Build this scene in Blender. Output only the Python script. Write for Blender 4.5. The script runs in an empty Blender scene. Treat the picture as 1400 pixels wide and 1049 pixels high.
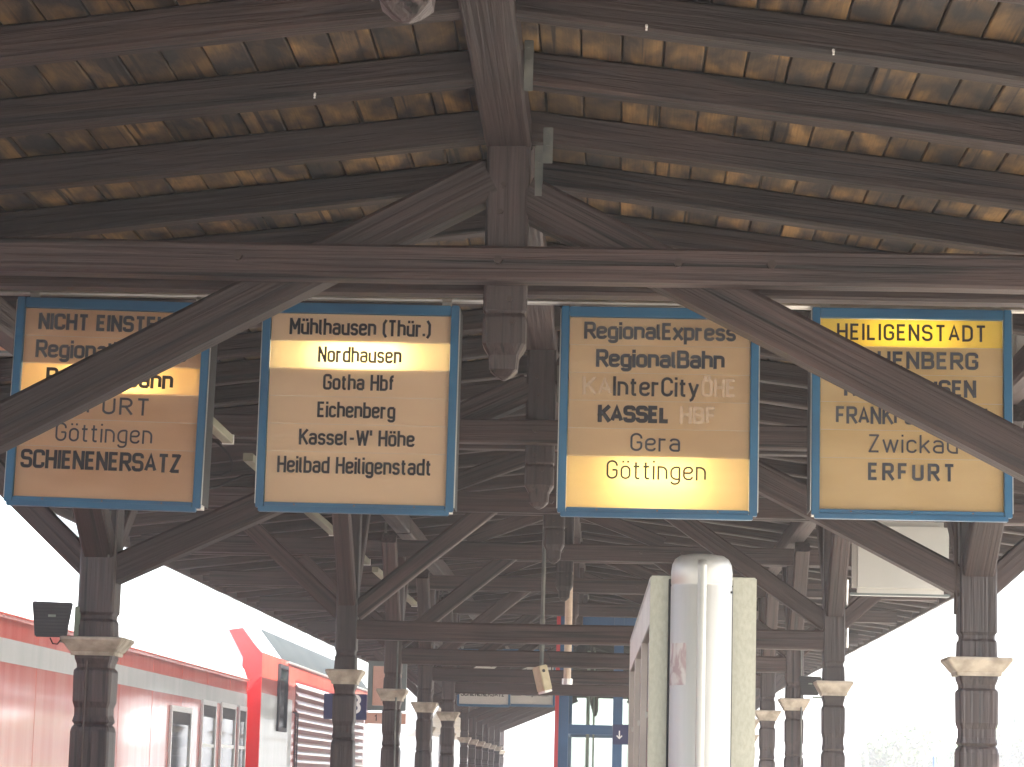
import bpy, bmesh, math, random
from mathutils import Vector, Matrix
random.seed(7)
S = bpy.context.scene
COL = S.collection
EYE = 1.65                      # eye height above the platform

# ------------------------------------------------------------------ camera
cam_d = bpy.data.cameras.new('camera'); cam = bpy.data.objects.new('camera', cam_d); COL.objects.link(cam)
cam_d.sensor_width = 36.0; cam_d.lens = 36.0 * 3600 / 1400
cam_d.clip_start = 0.1; cam_d.clip_end = 3000
cy = Vector((137, -541, -3600)).normalized()
cx = Vector((1, -0.019, 0)); cx.z = (cx.x * cy.x + cx.y * cy.y) / (-cy.z); cx.normalize()
cz = cx.cross(cy)
R = Matrix((cx, cy, cz))        # rows are the world axes seen from the camera = camera-to-world
cam.matrix_world = Matrix.Translation((0, 0, EYE)) @ R.to_4x4()
S.camera = cam

# ------------------------------------------------------------------ world, sun, exposure
SUN_EL, SUN_AZ = math.radians(48), math.radians(118)      # azimuth clockwise from +Y
w = bpy.data.worlds.new('World'); S.world = w; w.use_nodes = True
nt = w.node_tree; bg = nt.nodes['Background']
sky = nt.nodes.new('ShaderNodeTexSky'); sky.sky_type = 'NISHITA'; sky.sun_disc = False
sky.sun_elevation = SUN_EL; sky.sun_rotation = SUN_AZ
sky.air_density = 1.0; sky.dust_density = 3.5; sky.ozone_density = 1.0
nt.links.new(sky.outputs[0], bg.inputs[0]); bg.inputs[1].default_value = 0.15
sd = bpy.data.lights.new('sun', 'SUN'); sd.energy = 4.5; sd.angle = math.radians(0.5); sd.color = (1, 0.95, 0.86)
sun = bpy.data.objects.new('sun', sd); COL.objects.link(sun)
sv = Vector((math.sin(SUN_AZ) * math.cos(SUN_EL), math.cos(SUN_AZ) * math.cos(SUN_EL), math.sin(SUN_EL)))
sun.rotation_euler = sv.to_track_quat('Z', 'Y').to_euler()
S.view_settings.view_transform = 'Standard'; S.view_settings.look = 'None'
S.view_settings.gamma = 1; S.view_settings.use_curve_mapping = False
S.view_settings.exposure = 2.6
S.cycles.max_bounces = 8; S.cycles.diffuse_bounces = 5; S.cycles.glossy_bounces = 4; S.cycles.transmission_bounces = 6
S.cycles.sample_clamp_indirect = 8
S.cycles.volume_bounces = 1
GLARE_DENSITY = 0.0026

# ------------------------------------------------------------------ materials
def mat(name, col, rough=0.6, metal=0.0, spec=0.5, noise=None, col2=None, scale=(4, 4, 4), lo=0.35, hi=0.65,
        detail=6, bump=0.0, bscale=None, vary=0.0, distort=0.0, coat=0.0, col3=None, hv=0.0):
    m = bpy.data.materials.new(name); m.use_nodes = True
    t = m.node_tree; b = t.nodes['Principled BSDF']
    b.inputs['Roughness'].default_value = rough; b.inputs['Metallic'].default_value = metal
    b.inputs['Specular IOR Level'].default_value = spec
    b.inputs['Coat Weight'].default_value = coat; b.inputs['Coat Roughness'].default_value = 0.08
    b.inputs['Base Color'].default_value = (*col, 1)
    if col2 is None and not bump: return m
    tc = t.nodes.new('ShaderNodeTexCoord'); mp = t.nodes.new('ShaderNodeMapping'); oi = t.nodes.new('ShaderNodeObjectInfo')
    mp.inputs['Scale'].default_value = scale
    mul = t.nodes.new('ShaderNodeVectorMath'); mul.operation = 'SCALE'; mul.inputs[0].default_value = (17, 31, 23)
    t.links.new(oi.outputs['Random'], mul.inputs['Scale'])
    t.links.new(tc.outputs['Object'], mp.inputs['Vector']); t.links.new(mul.outputs[0], mp.inputs['Location'])
    n = t.nodes.new('ShaderNodeTexNoise'); n.inputs['Scale'].default_value = 1; n.inputs['Detail'].default_value = detail
    n.inputs['Distortion'].default_value = distort
    t.links.new(mp.outputs[0], n.inputs['Vector'])
    if col2 is not None:
        r = t.nodes.new('ShaderNodeValToRGB'); e = r.color_ramp.elements
        e[0].position = lo; e[0].color = (*col, 1); e[1].position = hi; e[1].color = (*col2, 1)
        if col3:
            x = e.new((lo + hi) / 2); x.color = (*col3, 1)
        t.links.new(n.outputs['Fac'], r.inputs[0]); out = r.outputs[0]
        if vary:
            hs = t.nodes.new('ShaderNodeHueSaturation'); mr = t.nodes.new('ShaderNodeMapRange')
            mr.inputs['To Min'].default_value = 1 - vary; mr.inputs['To Max'].default_value = 1 + vary
            t.links.new(oi.outputs['Random'], mr.inputs['Value']); t.links.new(mr.outputs[0], hs.inputs['Value'])
            t.links.new(out, hs.inputs['Color']); out = hs.outputs[0]
        t.links.new(out, b.inputs['Base Color'])
    if bump:
        bp = t.nodes.new('ShaderNodeBump'); bp.inputs['Strength'].default_value = bump; bp.inputs['Distance'].default_value = 0.02
        t.links.new(n.outputs['Fac'], bp.inputs['Height']); t.links.new(bp.outputs[0], b.inputs['Normal'])
    return m

# wood: objects have their length along local X
M = {}
M['beam'] = mat('dark_stained_timber', (0.018, 0.010, 0.010), 0.6, col2=(0.050, 0.030, 0.026), scale=(1.1, 48, 48), lo=0.3, hi=0.7,
                bump=0.5, vary=0.25, distort=0.5, detail=8)
M['rafter'] = mat('rafter_timber', (0.010, 0.006, 0.006), 0.65, col2=(0.038, 0.021, 0.016), scale=(1.8, 38, 38), lo=0.3, hi=0.75,
                  bump=0.5, vary=0.25, distort=0.6, detail=8)
M['board'] = mat('ochre_roof_boards', (0.014, 0.011, 0.010), 0.7, col2=(0.20, 0.115, 0.038), col3=(0.088, 0.053, 0.023),
                 scale=(3.4, 10, 10), lo=0.38, hi=0.66, bump=0.4, vary=0.35, distort=0.25, detail=9)
def age(m, ax, dark=0.35, gs=1.0):
    """long drying cracks, soft weathering patches and fine grain, laid over a wood colour"""
    t = m.node_tree; b = t.nodes['Principled BSDF']; src = b.inputs['Base Color'].links[0].from_socket
    mp = [n for n in t.nodes if n.type == 'MAPPING'][0]; vec = mp.inputs['Vector'].links[0].from_socket; loc = mp.inputs['Location'].links[0].from_socket
    def noise(sc, det, e0, c0, e1, c1):
        q = t.nodes.new('ShaderNodeMapping'); q.inputs['Scale'].default_value = sc
        t.links.new(vec, q.inputs['Vector']); t.links.new(loc, q.inputs['Location'])
        n = t.nodes.new('ShaderNodeTexNoise'); n.inputs['Scale'].default_value = 1; n.inputs['Detail'].default_value = det
        t.links.new(q.outputs[0], n.inputs['Vector'])
        k = t.nodes.new('ShaderNodeValToRGB'); k.color_ramp.elements[0].position = e0; k.color_ramp.elements[1].position = e1
        k.color_ramp.elements[0].color = (c0, c0, c0, 1); k.color_ramp.elements[1].color = (c1, c1, c1, 1)
        t.links.new(n.outputs['Fac'], k.inputs[0]); return k.outputs[0]
    def ax3(a, c): return (c, c, a) if ax == 'z' else (a, c, c)
    outs = [noise(ax3(.5, 30), 2, .345, .15, .385, 1.0), noise((1.7, 1.7, 1.7), 3, .3, .62, .7, 1.35), noise(ax3(3 * gs, 150 * gs), 3, .3, .78, .7, 1.2)]
    for o in outs:
        x = t.nodes.new('ShaderNodeMix'); x.data_type = 'RGBA'; x.blend_type = 'MULTIPLY'; x.inputs[0].default_value = 1
        t.links.new(src, x.inputs[6]); t.links.new(o, x.inputs[7]); src = x.outputs[2]
    t.links.new(src, b.inputs['Base Color'])
age(M['beam'], 'x'); age(M['rafter'], 'x'); age(M['board'], 'x')
M['roofing'] = mat('bitumen_roofing', (0.05, 0.05, 0.05), 0.9, col2=(0.09, 0.085, 0.08), scale=(2, 2, 2))
M['capital'] = mat('buff_painted_capital', (0.23, 0.20, 0.155), 0.6, col2=(0.42, 0.37, 0.30), scale=(13, 13, 13), detail=9, bump=0.3)
M['post'] = mat('dark_turned_post', (0.020, 0.013, 0.013), 0.5, col2=(0.046, 0.031, 0.029), scale=(40, 40, 1.0), lo=0.3, hi=0.7, bump=0.5, vary=0.2, distort=0.5)
age(M['post'], 'z')
M['boltsteel'] = mat('rusty_bolt', (0.05, 0.035, 0.03), 0.6, metal=0.4)
M['steel'] = mat('weathered_steel', (0.07, 0.08, 0.075), 0.6, metal=0.4, col2=(0.15, 0.15, 0.13), scale=(9, 9, 9), bump=0.15)
M['rail'] = mat('galvanised_rail', (0.45, 0.43, 0.40), 0.35, metal=0.8, col2=(0.72, 0.70, 0.66), scale=(4, 20, 20))
M['silver'] = mat('brushed_aluminium', (0.46, 0.455, 0.42), 0.5, metal=0.55, col2=(0.52, 0.51, 0.475), scale=(30, 30, 1.2), bump=0.04)
M['casepanel'] = mat('grey_beige_hammered_panel', (0.37, 0.36, 0.29), 0.4, metal=0.3, col2=(0.43, 0.42, 0.345), scale=(110, 110, 60), detail=3, bump=0.04)
M['caseframe'] = mat('case_frame', (0.38, 0.33, 0.30), 0.3, metal=0.5, col2=(0.48, 0.42, 0.38), scale=(5, 5, 5))
M['glassdark'] = mat('display_glass', (0.035, 0.016, 0.016), 0.35, spec=0.15)
M['blue'] = mat('sign_frame_blue', (0.018, 0.095, 0.20), 0.35, col2=(0.028, 0.14, 0.27), scale=(3, 3, 3), lo=0.3, hi=0.7)
M['bluesteel'] = mat('blue_steelwork', (0.02, 0.075, 0.17), 0.4, col2=(0.03, 0.10, 0.22), scale=(3, 3, 3))
M['darkblue'] = mat('dark_blue_sign', (0.015, 0.02, 0.09), 0.35)
M['whiteprint'] = mat('white_print', (0.8, 0.8, 0.8), 0.5)
M['lens'] = mat('white_lens', (0.8, 0.8, 0.78), 0.3)
M['inkdark'] = mat('letter_black', (0.012, 0.012, 0.016), 0.5)
M['inkfade'] = mat('letter_faded', (0.022, 0.026, 0.036), 0.6, col2=(0.06, 0.062, 0.068), scale=(7, 7, 7))
M['inkghost'] = mat('letter_ghost', (0.50, 0.375, 0.255), 0.6)
M['black'] = mat('black_plastic', (0.018, 0.017, 0.018), 0.45, col2=(0.03, 0.03, 0.03), scale=(20, 20, 20))
M['greygreen'] = mat('grey_green_bracket', (0.16, 0.20, 0.16), 0.5, col2=(0.22, 0.26, 0.21), scale=(15, 15, 15))
M['beigebox'] = mat('beige_enamel', (0.42, 0.36, 0.22), 0.45, col2=(0.55, 0.48, 0.32), scale=(12, 12, 12))
M['inner'] = mat('white_inner_housing', (0.8, 0.78, 0.72), 0.8)
M['trainred'] = mat('red_train_paint', (0.62, 0.055, 0.04), 0.3, col2=(0.72, 0.20, 0.15), scale=(1, 7, 0.4), lo=0.3, hi=0.7, coat=1.0, bump=0.035)
M['cabred'] = mat('bright_red_cab_paint', (0.75, 0.02, 0.02), 0.5)
M['trainwhite'] = mat('pale_grey_stripe', (0.55, 0.60, 0.57), 0.3, col2=(0.66, 0.68, 0.66), scale=(1, 5, 0.5), coat=0.8, bump=0.03)
M['trainroof'] = mat('silver_train_roof', (0.55, 0.56, 0.56), 0.35, metal=0.3, col2=(0.65, 0.65, 0.65), scale=(1, 2, 2))
M['locoroof'] = mat('loco_roof_grey', (0.018, 0.022, 0.021), 0.8, spec=0.2, col2=(0.03, 0.035, 0.033), scale=(2, 2, 2))
M['louvre'] = mat('louvre_slat_paint', (0.74, 0.56, 0.54), 0.35, col2=(0.8, 0.68, 0.66), scale=(1, 4, 4), coat=0.5)
M['locodark'] = mat('loco_dark_red', (0.13, 0.008, 0.008), 0.5)
M['winglass'] = mat('train_window_glass', (0.02, 0.03, 0.03), 0.04, spec=1.0)
M['rubber'] = mat('black_rubber', (0.015, 0.015, 0.018), 0.6)
M['alu'] = mat('aluminium_frame', (0.6, 0.6, 0.58), 0.3, metal=0.7)
M['paving'] = mat('platform_paving', (0.26, 0.24, 0.21), 0.85, col2=(0.38, 0.35, 0.30), scale=(2, 2, 2), bump=0.3)
M['ballast'] = mat('track_ballast', (0.20, 0.17, 0.14), 0.95, col2=(0.34, 0.30, 0.26), scale=(14, 14, 14), bump=0.8)
M['ground'] = mat('dry_ground', (0.26, 0.24, 0.18), 0.95, col2=(0.34, 0.31, 0.25), scale=(0.2, 0.2, 0.2))
M['railsteel'] = mat('rail_steel', (0.16, 0.11, 0.08), 0.4, metal=0.6)
M['facade'] = mat('pale_render_facade', (0.62, 0.60, 0.55), 0.8, col2=(0.70, 0.68, 0.62), scale=(0.5, 0.5, 0.5))
M['rooftile'] = mat('pale_sheet_roof', (0.45, 0.44, 0.42), 0.6, col2=(0.55, 0.53, 0.50), scale=(2, 2, 2))
M['pinkpanel'] = mat('pale_pink_panel', (0.55, 0.32, 0.25), 0.5, col2=(0.66, 0.42, 0.34), scale=(3, 3, 3))
M['whiteboard'] = mat('dusty_white_panel', (0.42, 0.43, 0.40), 0.55, col2=(0.52, 0.52, 0.49), scale=(2, 2, 2))
M['pinkboard'] = mat('salmon_panel', (0.50, 0.24, 0.15), 0.55, col2=(0.6, 0.33, 0.22), scale=(4, 4, 4))
M['greyframe'] = mat('grey_sign_frame', (0.12, 0.15, 0.15), 0.4, col2=(0.16, 0.19, 0.19), scale=(4, 4, 4))
M['redpaint'] = mat('red_edge_paint', (0.5, 0.04, 0.05), 0.4)
M['leaf'] = mat('foliage', (0.035, 0.07, 0.02), 0.7, col2=(0.08, 0.13, 0.035), scale=(2, 2, 2))
M['bark'] = mat('bark', (0.08, 0.06, 0.045), 0.9, col2=(0.14, 0.11, 0.08), scale=(6, 6, 2))
M['greenpipe'] = mat('olive_grey_trunking', (0.19, 0.19, 0.13), 0.5, col2=(0.28, 0.27, 0.19), scale=(2, 12, 12))
M['palepipe'] = mat('cream_conduit', (0.48, 0.36, 0.26), 0.4, col2=(0.56, 0.44, 0.33), scale=(2, 12, 12))
M['sticker'] = mat('torn_sticker', (0.40, 0.31, 0.30), 0.6, col2=(0.56, 0.53, 0.50), scale=(55, 8, 14), lo=0.42, hi=0.55, distort=1.5)

def glass_mat():
    m = bpy.data.materials.new('clear_glazing'); m.use_nodes = True; t = m.node_tree
    for n in list(t.nodes): t.nodes.remove(n)
    o = t.nodes.new('ShaderNodeOutputMaterial'); mx = t.nodes.new('ShaderNodeMixShader')
    a = t.nodes.new('ShaderNodeBsdfTransparent'); a.inputs[0].default_value = (0.86, 0.90, 0.87, 1)
    g = t.nodes.new('ShaderNodeBsdfGlossy'); g.inputs['Roughness'].default_value = 0.03
    f = t.nodes.new('ShaderNodeFresnel'); f.inputs[0].default_value = 1.5
    t.links.new(f.outputs[0], mx.inputs[0]); t.links.new(a.outputs[0], mx.inputs[1]); t.links.new(g.outputs[0], mx.inputs[2])
    t.links.new(mx.outputs[0], o.inputs[0]); return m
M['glass'] = glass_mat()

def diffuser(name, c1, c2, trans):
    m = bpy.data.materials.new(name); m.use_nodes = True; t = m.node_tree
    for n in list(t.nodes): t.nodes.remove(n)
    o = t.nodes.new('ShaderNodeOutputMaterial'); mx = t.nodes.new('ShaderNodeMixShader'); mx.inputs[0].default_value = 0.5
    tc = t.nodes.new('ShaderNodeTexCoord'); mp = t.nodes.new('ShaderNodeMapping'); mp.inputs['Scale'].default_value = (3, 3, 9)
    oi = t.nodes.new('ShaderNodeObjectInfo'); ml = t.nodes.new('ShaderNodeVectorMath'); ml.operation = 'SCALE'; ml.inputs[0].default_value = (11, 7, 5)
    t.links.new(oi.outputs['Random'], ml.inputs['Scale']); t.links.new(ml.outputs[0], mp.inputs['Location'])
    n = t.nodes.new('ShaderNodeTexNoise'); n.inputs['Scale'].default_value = 1; n.inputs['Detail'].default_value = 5
    r = t.nodes.new('ShaderNodeValToRGB'); r.color_ramp.elements[0].color = (*c1, 1); r.color_ramp.elements[1].color = (*c2, 1)
    r.color_ramp.elements[0].position = 0.35; r.color_ramp.elements[1].position = 0.65
    t.links.new(tc.outputs['Object'], mp.inputs[0]); t.links.new(mp.outputs[0], n.inputs['Vector']); t.links.new(n.outputs['Fac'], r.inputs[0])
    d = t.nodes.new('ShaderNodeBsdfPrincipled'); d.inputs['Roughness'].default_value = 0.35
    tr = t.nodes.new('ShaderNodeBsdfTranslucent'); tr.inputs[0].default_value = (*trans, 1)
    t.links.new(r.outputs[0], d.inputs['Base Color'])
    t.links.new(d.outputs[0], mx.inputs[1]); t.links.new(tr.outputs[0], mx.inputs[2]); t.links.new(mx.outputs[0], o.inputs[0])
    return m
DIFF = {
    'salmon': diffuser('salmon_acrylic', (0.64, 0.42, 0.27), (0.78, 0.56, 0.39), (0.95, 0.78, 0.46)),
    'beige':  diffuser('beige_acrylic', (0.86, 0.64, 0.46), (0.92, 0.70, 0.51), (0.97, 0.91, 0.68)),
    'tan':    diffuser('tan_acrylic', (0.62, 0.45, 0.29), (0.74, 0.56, 0.38), (0.95, 0.85, 0.52)),
    'ochre':  diffuser('ochre_acrylic', (0.60, 0.46, 0.26), (0.72, 0.58, 0.36), (0.95, 0.8, 0.3)),
    'yellow': diffuser('lit_yellow_acrylic', (0.70, 0.55, 0.14), (0.76, 0.62, 0.18), (0.95, 0.8, 0.15)),
}
def tube_mat(name, e):
    m = bpy.data.materials.new(name); m.use_nodes = True; b = m.node_tree.nodes['Principled BSDF']
    b.inputs['Emission Color'].default_value = (1, 0.90, 0.66, 1); b.inputs['Emission Strength'].default_value = e
    b.inputs['Base Color'].default_value = (0.8, 0.8, 0.8, 1); return m
M['tube'] = tube_mat('lit_fluorescent_tube', 7.0)
M['tubeweak'] = tube_mat('weak_fluorescent_tube', 2.2)

# ------------------------------------------------------------------ object helpers
def link(o, parent=None):
    COL.objects.link(o)
    if parent is not None: o.parent = parent
    return o
def tag(o, label=None, cat=None, group=None, kind=None):
    if label: o['label'] = label
    if cat: o['category'] = cat
    if group: o['group'] = group
    if kind: o['kind'] = kind
    return o
def thing(name, label, cat, loc=(0, 0, 0), group=None):
    o = bpy.data.objects.new(name, None); o.empty_display_size = 0.1; o.location = loc
    link(o); return tag(o, label, cat, group)
def copy_tree(o, parent=None):
    c = o.copy(); COL.objects.link(c); c.parent = parent
    for ch in o.children: copy_tree(ch, c)
    return c
def mesh(name, verts, faces, m, parent=None, smooth=False, mats=None, fm=None):
    me = bpy.data.meshes.new(name); me.from_pydata([tuple(v) for v in verts], [], faces); me.update()
    for mm in (mats or [m]): me.materials.append(mm)
    if fm:
        for p, k in zip(me.polygons, fm): p.material_index = k
    if smooth:
        for p in me.polygons: p.use_smooth = True
    bm = bmesh.new(); bm.from_mesh(me); bmesh.ops.recalc_face_normals(bm, faces=bm.faces); bm.to_mesh(me); bm.free()
    return link(bpy.data.objects.new(name, me), parent)

class G:                                     # collects geometry for one mesh
    def __init__(s): s.v = []; s.f = []
    def add(s, v, f):
        n = len(s.v); s.v += [Vector(a) for a in v]; s.f += [tuple(i + n for i in q) for q in f]
    def box(s, x0, x1, y0, y1, z0, z1, c=0.0):
        if c <= 0:
            v = [(x, y, z) for z in (z0, z1) for y in (y0, y1) for x in (x0, x1)]
            s.add(v, [(0, 2, 3, 1), (4, 5, 7, 6), (0, 1, 5, 4), (2, 6, 7, 3), (0, 4, 6, 2), (1, 3, 7, 5)])
        else:
            bm = bmesh.new(); r = bmesh.ops.create_cube(bm, size=1)
            for q in bm.verts: q.co = Vector(((x0 + x1) / 2 + q.co.x * (x1 - x0), (y0 + y1) / 2 + q.co.y * (y1 - y0), (z0 + z1) / 2 + q.co.z * (z1 - z0)))
            bmesh.ops.bevel(bm, geom=bm.edges[:], offset=c, segments=2, affect='EDGES')
            bm.verts.index_update(); s.add([q.co.copy() for q in bm.verts], [tuple(q.index for q in f.verts) for f in bm.faces]); bm.free()
    def tube(s, pts, r, n=8, cap=True):
        pts = [Vector(p) for p in pts]; rings = []
        for i, p in enumerate(pts):
            d = (pts[min(i + 1, len(pts) - 1)] - pts[max(i - 1, 0)]).normalized()
            a = d.cross(Vector((0, 0, 1)) if abs(d.z) < 0.9 else Vector((1, 0, 0))).normalized(); b = d.cross(a)
            rr = r[i] if isinstance(r, (list, tuple)) else r
            rings.append([p + (a * math.cos(2 * math.pi * k / n) + b * math.sin(2 * math.pi * k / n)) * rr for k in range(n)])
        v = [q for g in rings for q in g]; f = []
        for i in range(len(rings) - 1):
            for k in range(n): f.append((i * n + k, i * n + (k + 1) % n, (i + 1) * n + (k + 1) % n, (i + 1) * n + k))
        if cap: f += [tuple(range(n)), tuple((len(rings) - 1) * n + k for k in range(n))]
        s.add(v, f)
    def loft(s, secs):                        # list of rings with equal counts
        n = len(secs[0]); f = []
        for i in range(len(secs) - 1):
            for k in range(n): f.append((i * n + k, i * n + (k + 1) % n, (i + 1) * n + (k + 1) % n, (i + 1) * n + k))
        f += [tuple(range(n)), tuple((len(secs) - 1) * n + k for k in range(n))]
        s.add([q for g in secs for q in g], f)
    def build(s, name, m, parent=None, smooth=False): return mesh(name, s.v, s.f, m, parent, smooth)

def flat(bx):  # helper: one box object
    pass
def boxo(name, m, parent, x0, x1, y0, y1, z0, z1, c=0.0):
    g = G(); g.box(x0, x1, y0, y1, z0, z1, c); return g.build(name, m, parent)

_cache = {}
def beam_mesh(L, w_, h, m, seed=0, jit=0.003, taper=0.0):
    key = (round(L, 3), round(w_, 3), round(h, 3), m.name, seed, taper)
    if key in _cache: return _cache[key]
    rnd = random.Random(hash((round(L, 2), seed)) & 0xffff)
    n = max(2, int(L / 0.6)); c = min(w_, h) * 0.09; g = G(); secs = []
    for i in range(n + 1):
        x = -L / 2 + L * i / n; a, b = w_ / 2, h / 2 * (1 - taper * i / n)
        dy, dz = rnd.uniform(-jit, jit), rnd.uniform(-jit, jit)
        secs.append([(x, dy + p, dz + q) for p, q in ((-a + c, -b), (a - c, -b), (a, -b + c), (a, b - c), (a - c, b), (-a + c, b), (-a, b - c), (-a, -b + c))])
    g.loft(secs)
    me = bpy.data.meshes.new('timber'); me.from_pydata([tuple(v) for v in g.v], [], g.f); me.materials.append(m)
    bm = bmesh.new(); bm.from_mesh(me); bmesh.ops.recalc_face_normals(bm, faces=bm.faces); bm.to_mesh(me); bm.free()
    _cache[key] = me; return me
def beam(name, p0, p1, w_, h, m, parent, seed=0, jit=0.003):
    """timber from p0 to p1; h is measured in the vertical plane, w across; local X runs along it"""
    p0, p1 = Vector(p0), Vector(p1); d = p1 - p0; L = d.length; x = d.normalized()
    y = Vector((0, 0, 1)).cross(x)
    if y.length < 1e-3: y = Vector((0, 1, 0))
    y.normalize(); z = x.cross(y)
    o = bpy.data.objects.new(name, beam_mesh(L, w_, h, m, seed, jit)); link(o, parent)
    Mx = Matrix((x, y, z)).transposed().to_4x4(); Mx.translation = (p0 + p1) / 2
    base = parent.location if parent is not None else Vector()
    o.matrix_local = Matrix.Translation(-Vector(base)) @ Mx
    return o

# ------------------------------------------------------------------ setting
def sheet(name, x0, x1, y0, y1, z, m, n=1):
    v = []; f = []
    for j in range(n + 1):
        for i in range(n + 1): v.append((x0 + (x1 - x0) * i / n, y0 + (y1 - y0) * j / n, z))
    for j in range(n):
        for i in range(n): a = j * (n + 1) + i; f.append((a, a + 1, a + n + 2, a + n + 1))
    o = mesh(name, v, f, m); o['kind'] = 'structure'; return o
sheet('ground', -1200, 1200, -400, 1800, -0.92, M['ground'])
sheet('track_bed', -11.5, -4.0, -60, 400, -0.80, M['ballast'])
sheet('track_bed', 3.2, 8.5, -60, 400, -0.80, M['ballast'])
o = boxo('platform', M['paving'], None, -3.95, 3.15, -30, 160, -0.918, 0.0, 0.02); o['kind'] = 'structure'
o = boxo('far_platform', M['paving'], None, 8.6, 30, -30, 200, -0.918, -0.02, 0.02); o['kind'] = 'structure'
for xc in (-6.35, 5.8):
    g = G()
    for s in (-0.72, 0.72):
        g.box(xc + s - 0.035, xc + s + 0.035, -60, 300, -0.79, -0.66)
    t = g.build('track', M['railsteel']); t['kind'] = 'structure'

# ------------------------------------------------------------------ canopy
RX = -0.42                     # ridge line
ZB, SL = EYE + 2.415, 0.122    # board underside at ridge, slope
HALF = 3.72
def zb(x): return ZB - SL * abs(x - RX)
canopy = thing('platform_canopy', 'old dark timber platform canopy with gabled ochre board roof over all the hanging signs', 'canopy')
Y0, Y1 = -3.0, 66.0
# roof boards: laid lengthwise, one object each for the nearest lengths
BW = 0.1365; NB = int(HALF / BW) + 1
ang = math.atan(SL)
def board_mesh(L, w_, seed):
    rnd = random.Random(seed); g = G(); t = 0.02; c = 0.004
    n = 4; secs = []
    for i in range(n + 1):
        x = -L / 2 + L * i / n; a = w_ / 2 + rnd.uniform(-.0015, .0005); dz = rnd.uniform(-.002, .002)
        secs.append([(x, -a, dz + c), (x, -a + c, dz), (x, a - c, dz), (x, a, dz + c), (x, a, dz + t), (x, -a, dz + t)])
    g.loft(secs); me = bpy.data.meshes.new('roof_board'); me.from_pydata([tuple(v) for v in g.v], [], g.f); me.materials.append(M['board'])
    bm = bmesh.new(); bm.from_mesh(me); bmesh.ops.recalc_face_normals(bm, faces=bm.faces); bm.to_mesh(me); bm.free(); return me
LB = 4.0
bmeshes = [board_mesh(LB - 0.006, BW - 0.005, k) for k in range(8)]
far = G(); rnd = random.Random(3)
for side in (-1, 1):
    for k in range(NB):
        u = (k + 0.5) * BW; x = RX + side * u * math.cos(ang)
        off = -rnd.choice((0, .8, 1.6, 2.4, 3.2))
        y = 3.2 + off
        cnt = 0
        while y < Y1:
            L = LB
            z = ZB - SL * (abs(x - RX)) + rnd.uniform(0, 0.004)
            if y < 15.0:
                o = link(bpy.data.objects.new('roof_board', rnd.choice(bmeshes)), canopy)
                xa = Vector((0, 1, 0)); ya = Vector((side * math.cos(ang), 0, -math.sin(ang))) * (1 if side < 0 else 1)
                za = xa.cross(ya)
                if za.z < 0: ya = -ya; za = -za
                Mx = Matrix((xa, ya, za)).transposed().to_4x4(); Mx.translation = (x, y + L / 2, z)
                o.matrix_world = Mx
            else:
                a = (BW - 0.005) / 2
                p = [(x - a, z + side * SL * a), (x + a, z - side * SL * a)]
                y2 = min(y + L - 0.006, Y1)
                far.add([(p[0][0], y, p[0][1]), (p[1][0], y, p[1][1]), (p[1][0], y2, p[1][1]), (p[0][0], y2, p[0][1]),
                         (p[0][0], y, p[0][1] + .02), (p[1][0], y, p[1][1] + .02), (p[1][0], y2, p[1][1] + .02), (p[0][0], y2, p[0][1] + .02)],
                        [(0, 1, 2, 3), (4, 5, 6, 7), (0, 1, 5, 4), (2, 3, 7, 6), (1, 2, 6, 5), (0, 3, 7, 4)])
            y += L
# boards far down the platform are joined; their grain runs along Y so they use a turned copy of the material
mb = M['board'].copy(); mb.name = 'ochre_roof_boards_far'
for n in mb.node_tree.nodes:
    if n.type == 'MAPPING': n.inputs['Scale'].default_value = (7.3, 2.2, 9)
o = far.build('roof_boarding', mb, canopy); o['kind'] = 'stuff'
for side in (-1, 1):            # weatherproof layer above the boards
    e = RX + side * (HALF + 0.06)
    a, b = (RX, ZB + 0.03), (e, ZB + 0.03 - SL * (HALF + 0.06))
    mesh('roof_covering', [(a[0], Y0, a[1]), (b[0], Y0, b[1]), (b[0], Y1, b[1]), (a[0], Y1, a[1]),
                           (a[0], Y0, a[1] + .05), (b[0], Y0, b[1] + .05), (b[0], Y1, b[1] + .05), (a[0], Y1, a[1] + .05)],
         [(0, 1, 2, 3), (4, 5, 6, 7), (0, 1, 5, 4), (2, 3, 7, 6), (1, 2, 6, 5), (0, 3, 7, 4)], M['roofing'], canopy)
    beam('fascia_board', (e - side * 0.02, Y0, zb(e) - 0.035), (e - side * 0.02, Y1, zb(e) - 0.035), 0.03, 0.13, M['beam'], canopy)
# rafters
RH, RW = 0.112, 0.10
k = 0; y = 0.57
while y < Y1 - 0.3:
    for side in (-1, 1):
        jz = random.uniform(-.006, .006); jy = random.uniform(-.02, .02)
        x1 = RX + side * (HALF - 0.02); zo = -RH / 2 - 0.003 + jz * .3
        beam('rafter', (RX + side * 0.01, y + jy, ZB + zo), (x1, y - jy, zb(x1) + zo), RW, RH, M['rafter'], canopy, seed=(k % 5) + (0 if side < 0 else 5), jit=0.005)
    y += 0.80; k += 1
# ridge beam in lengths
ybr = [-2.9, 4.85, 9.40, 14.0, 17.6, 21.4, 25.1, 28.7, 33.2, 37.8, 42.5, 47.0, 52.0, 57.0, 61.5, 65.5]
RB = EYE + 2.27
for a, b in zip(ybr, ybr[1:]):
    beam('ridge_beam', (RX, a + .004, RB + 0.05), (RX, b - .004, RB + 0.05), 0.165, 0.11, M['beam'], canopy, seed=int(a))

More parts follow.
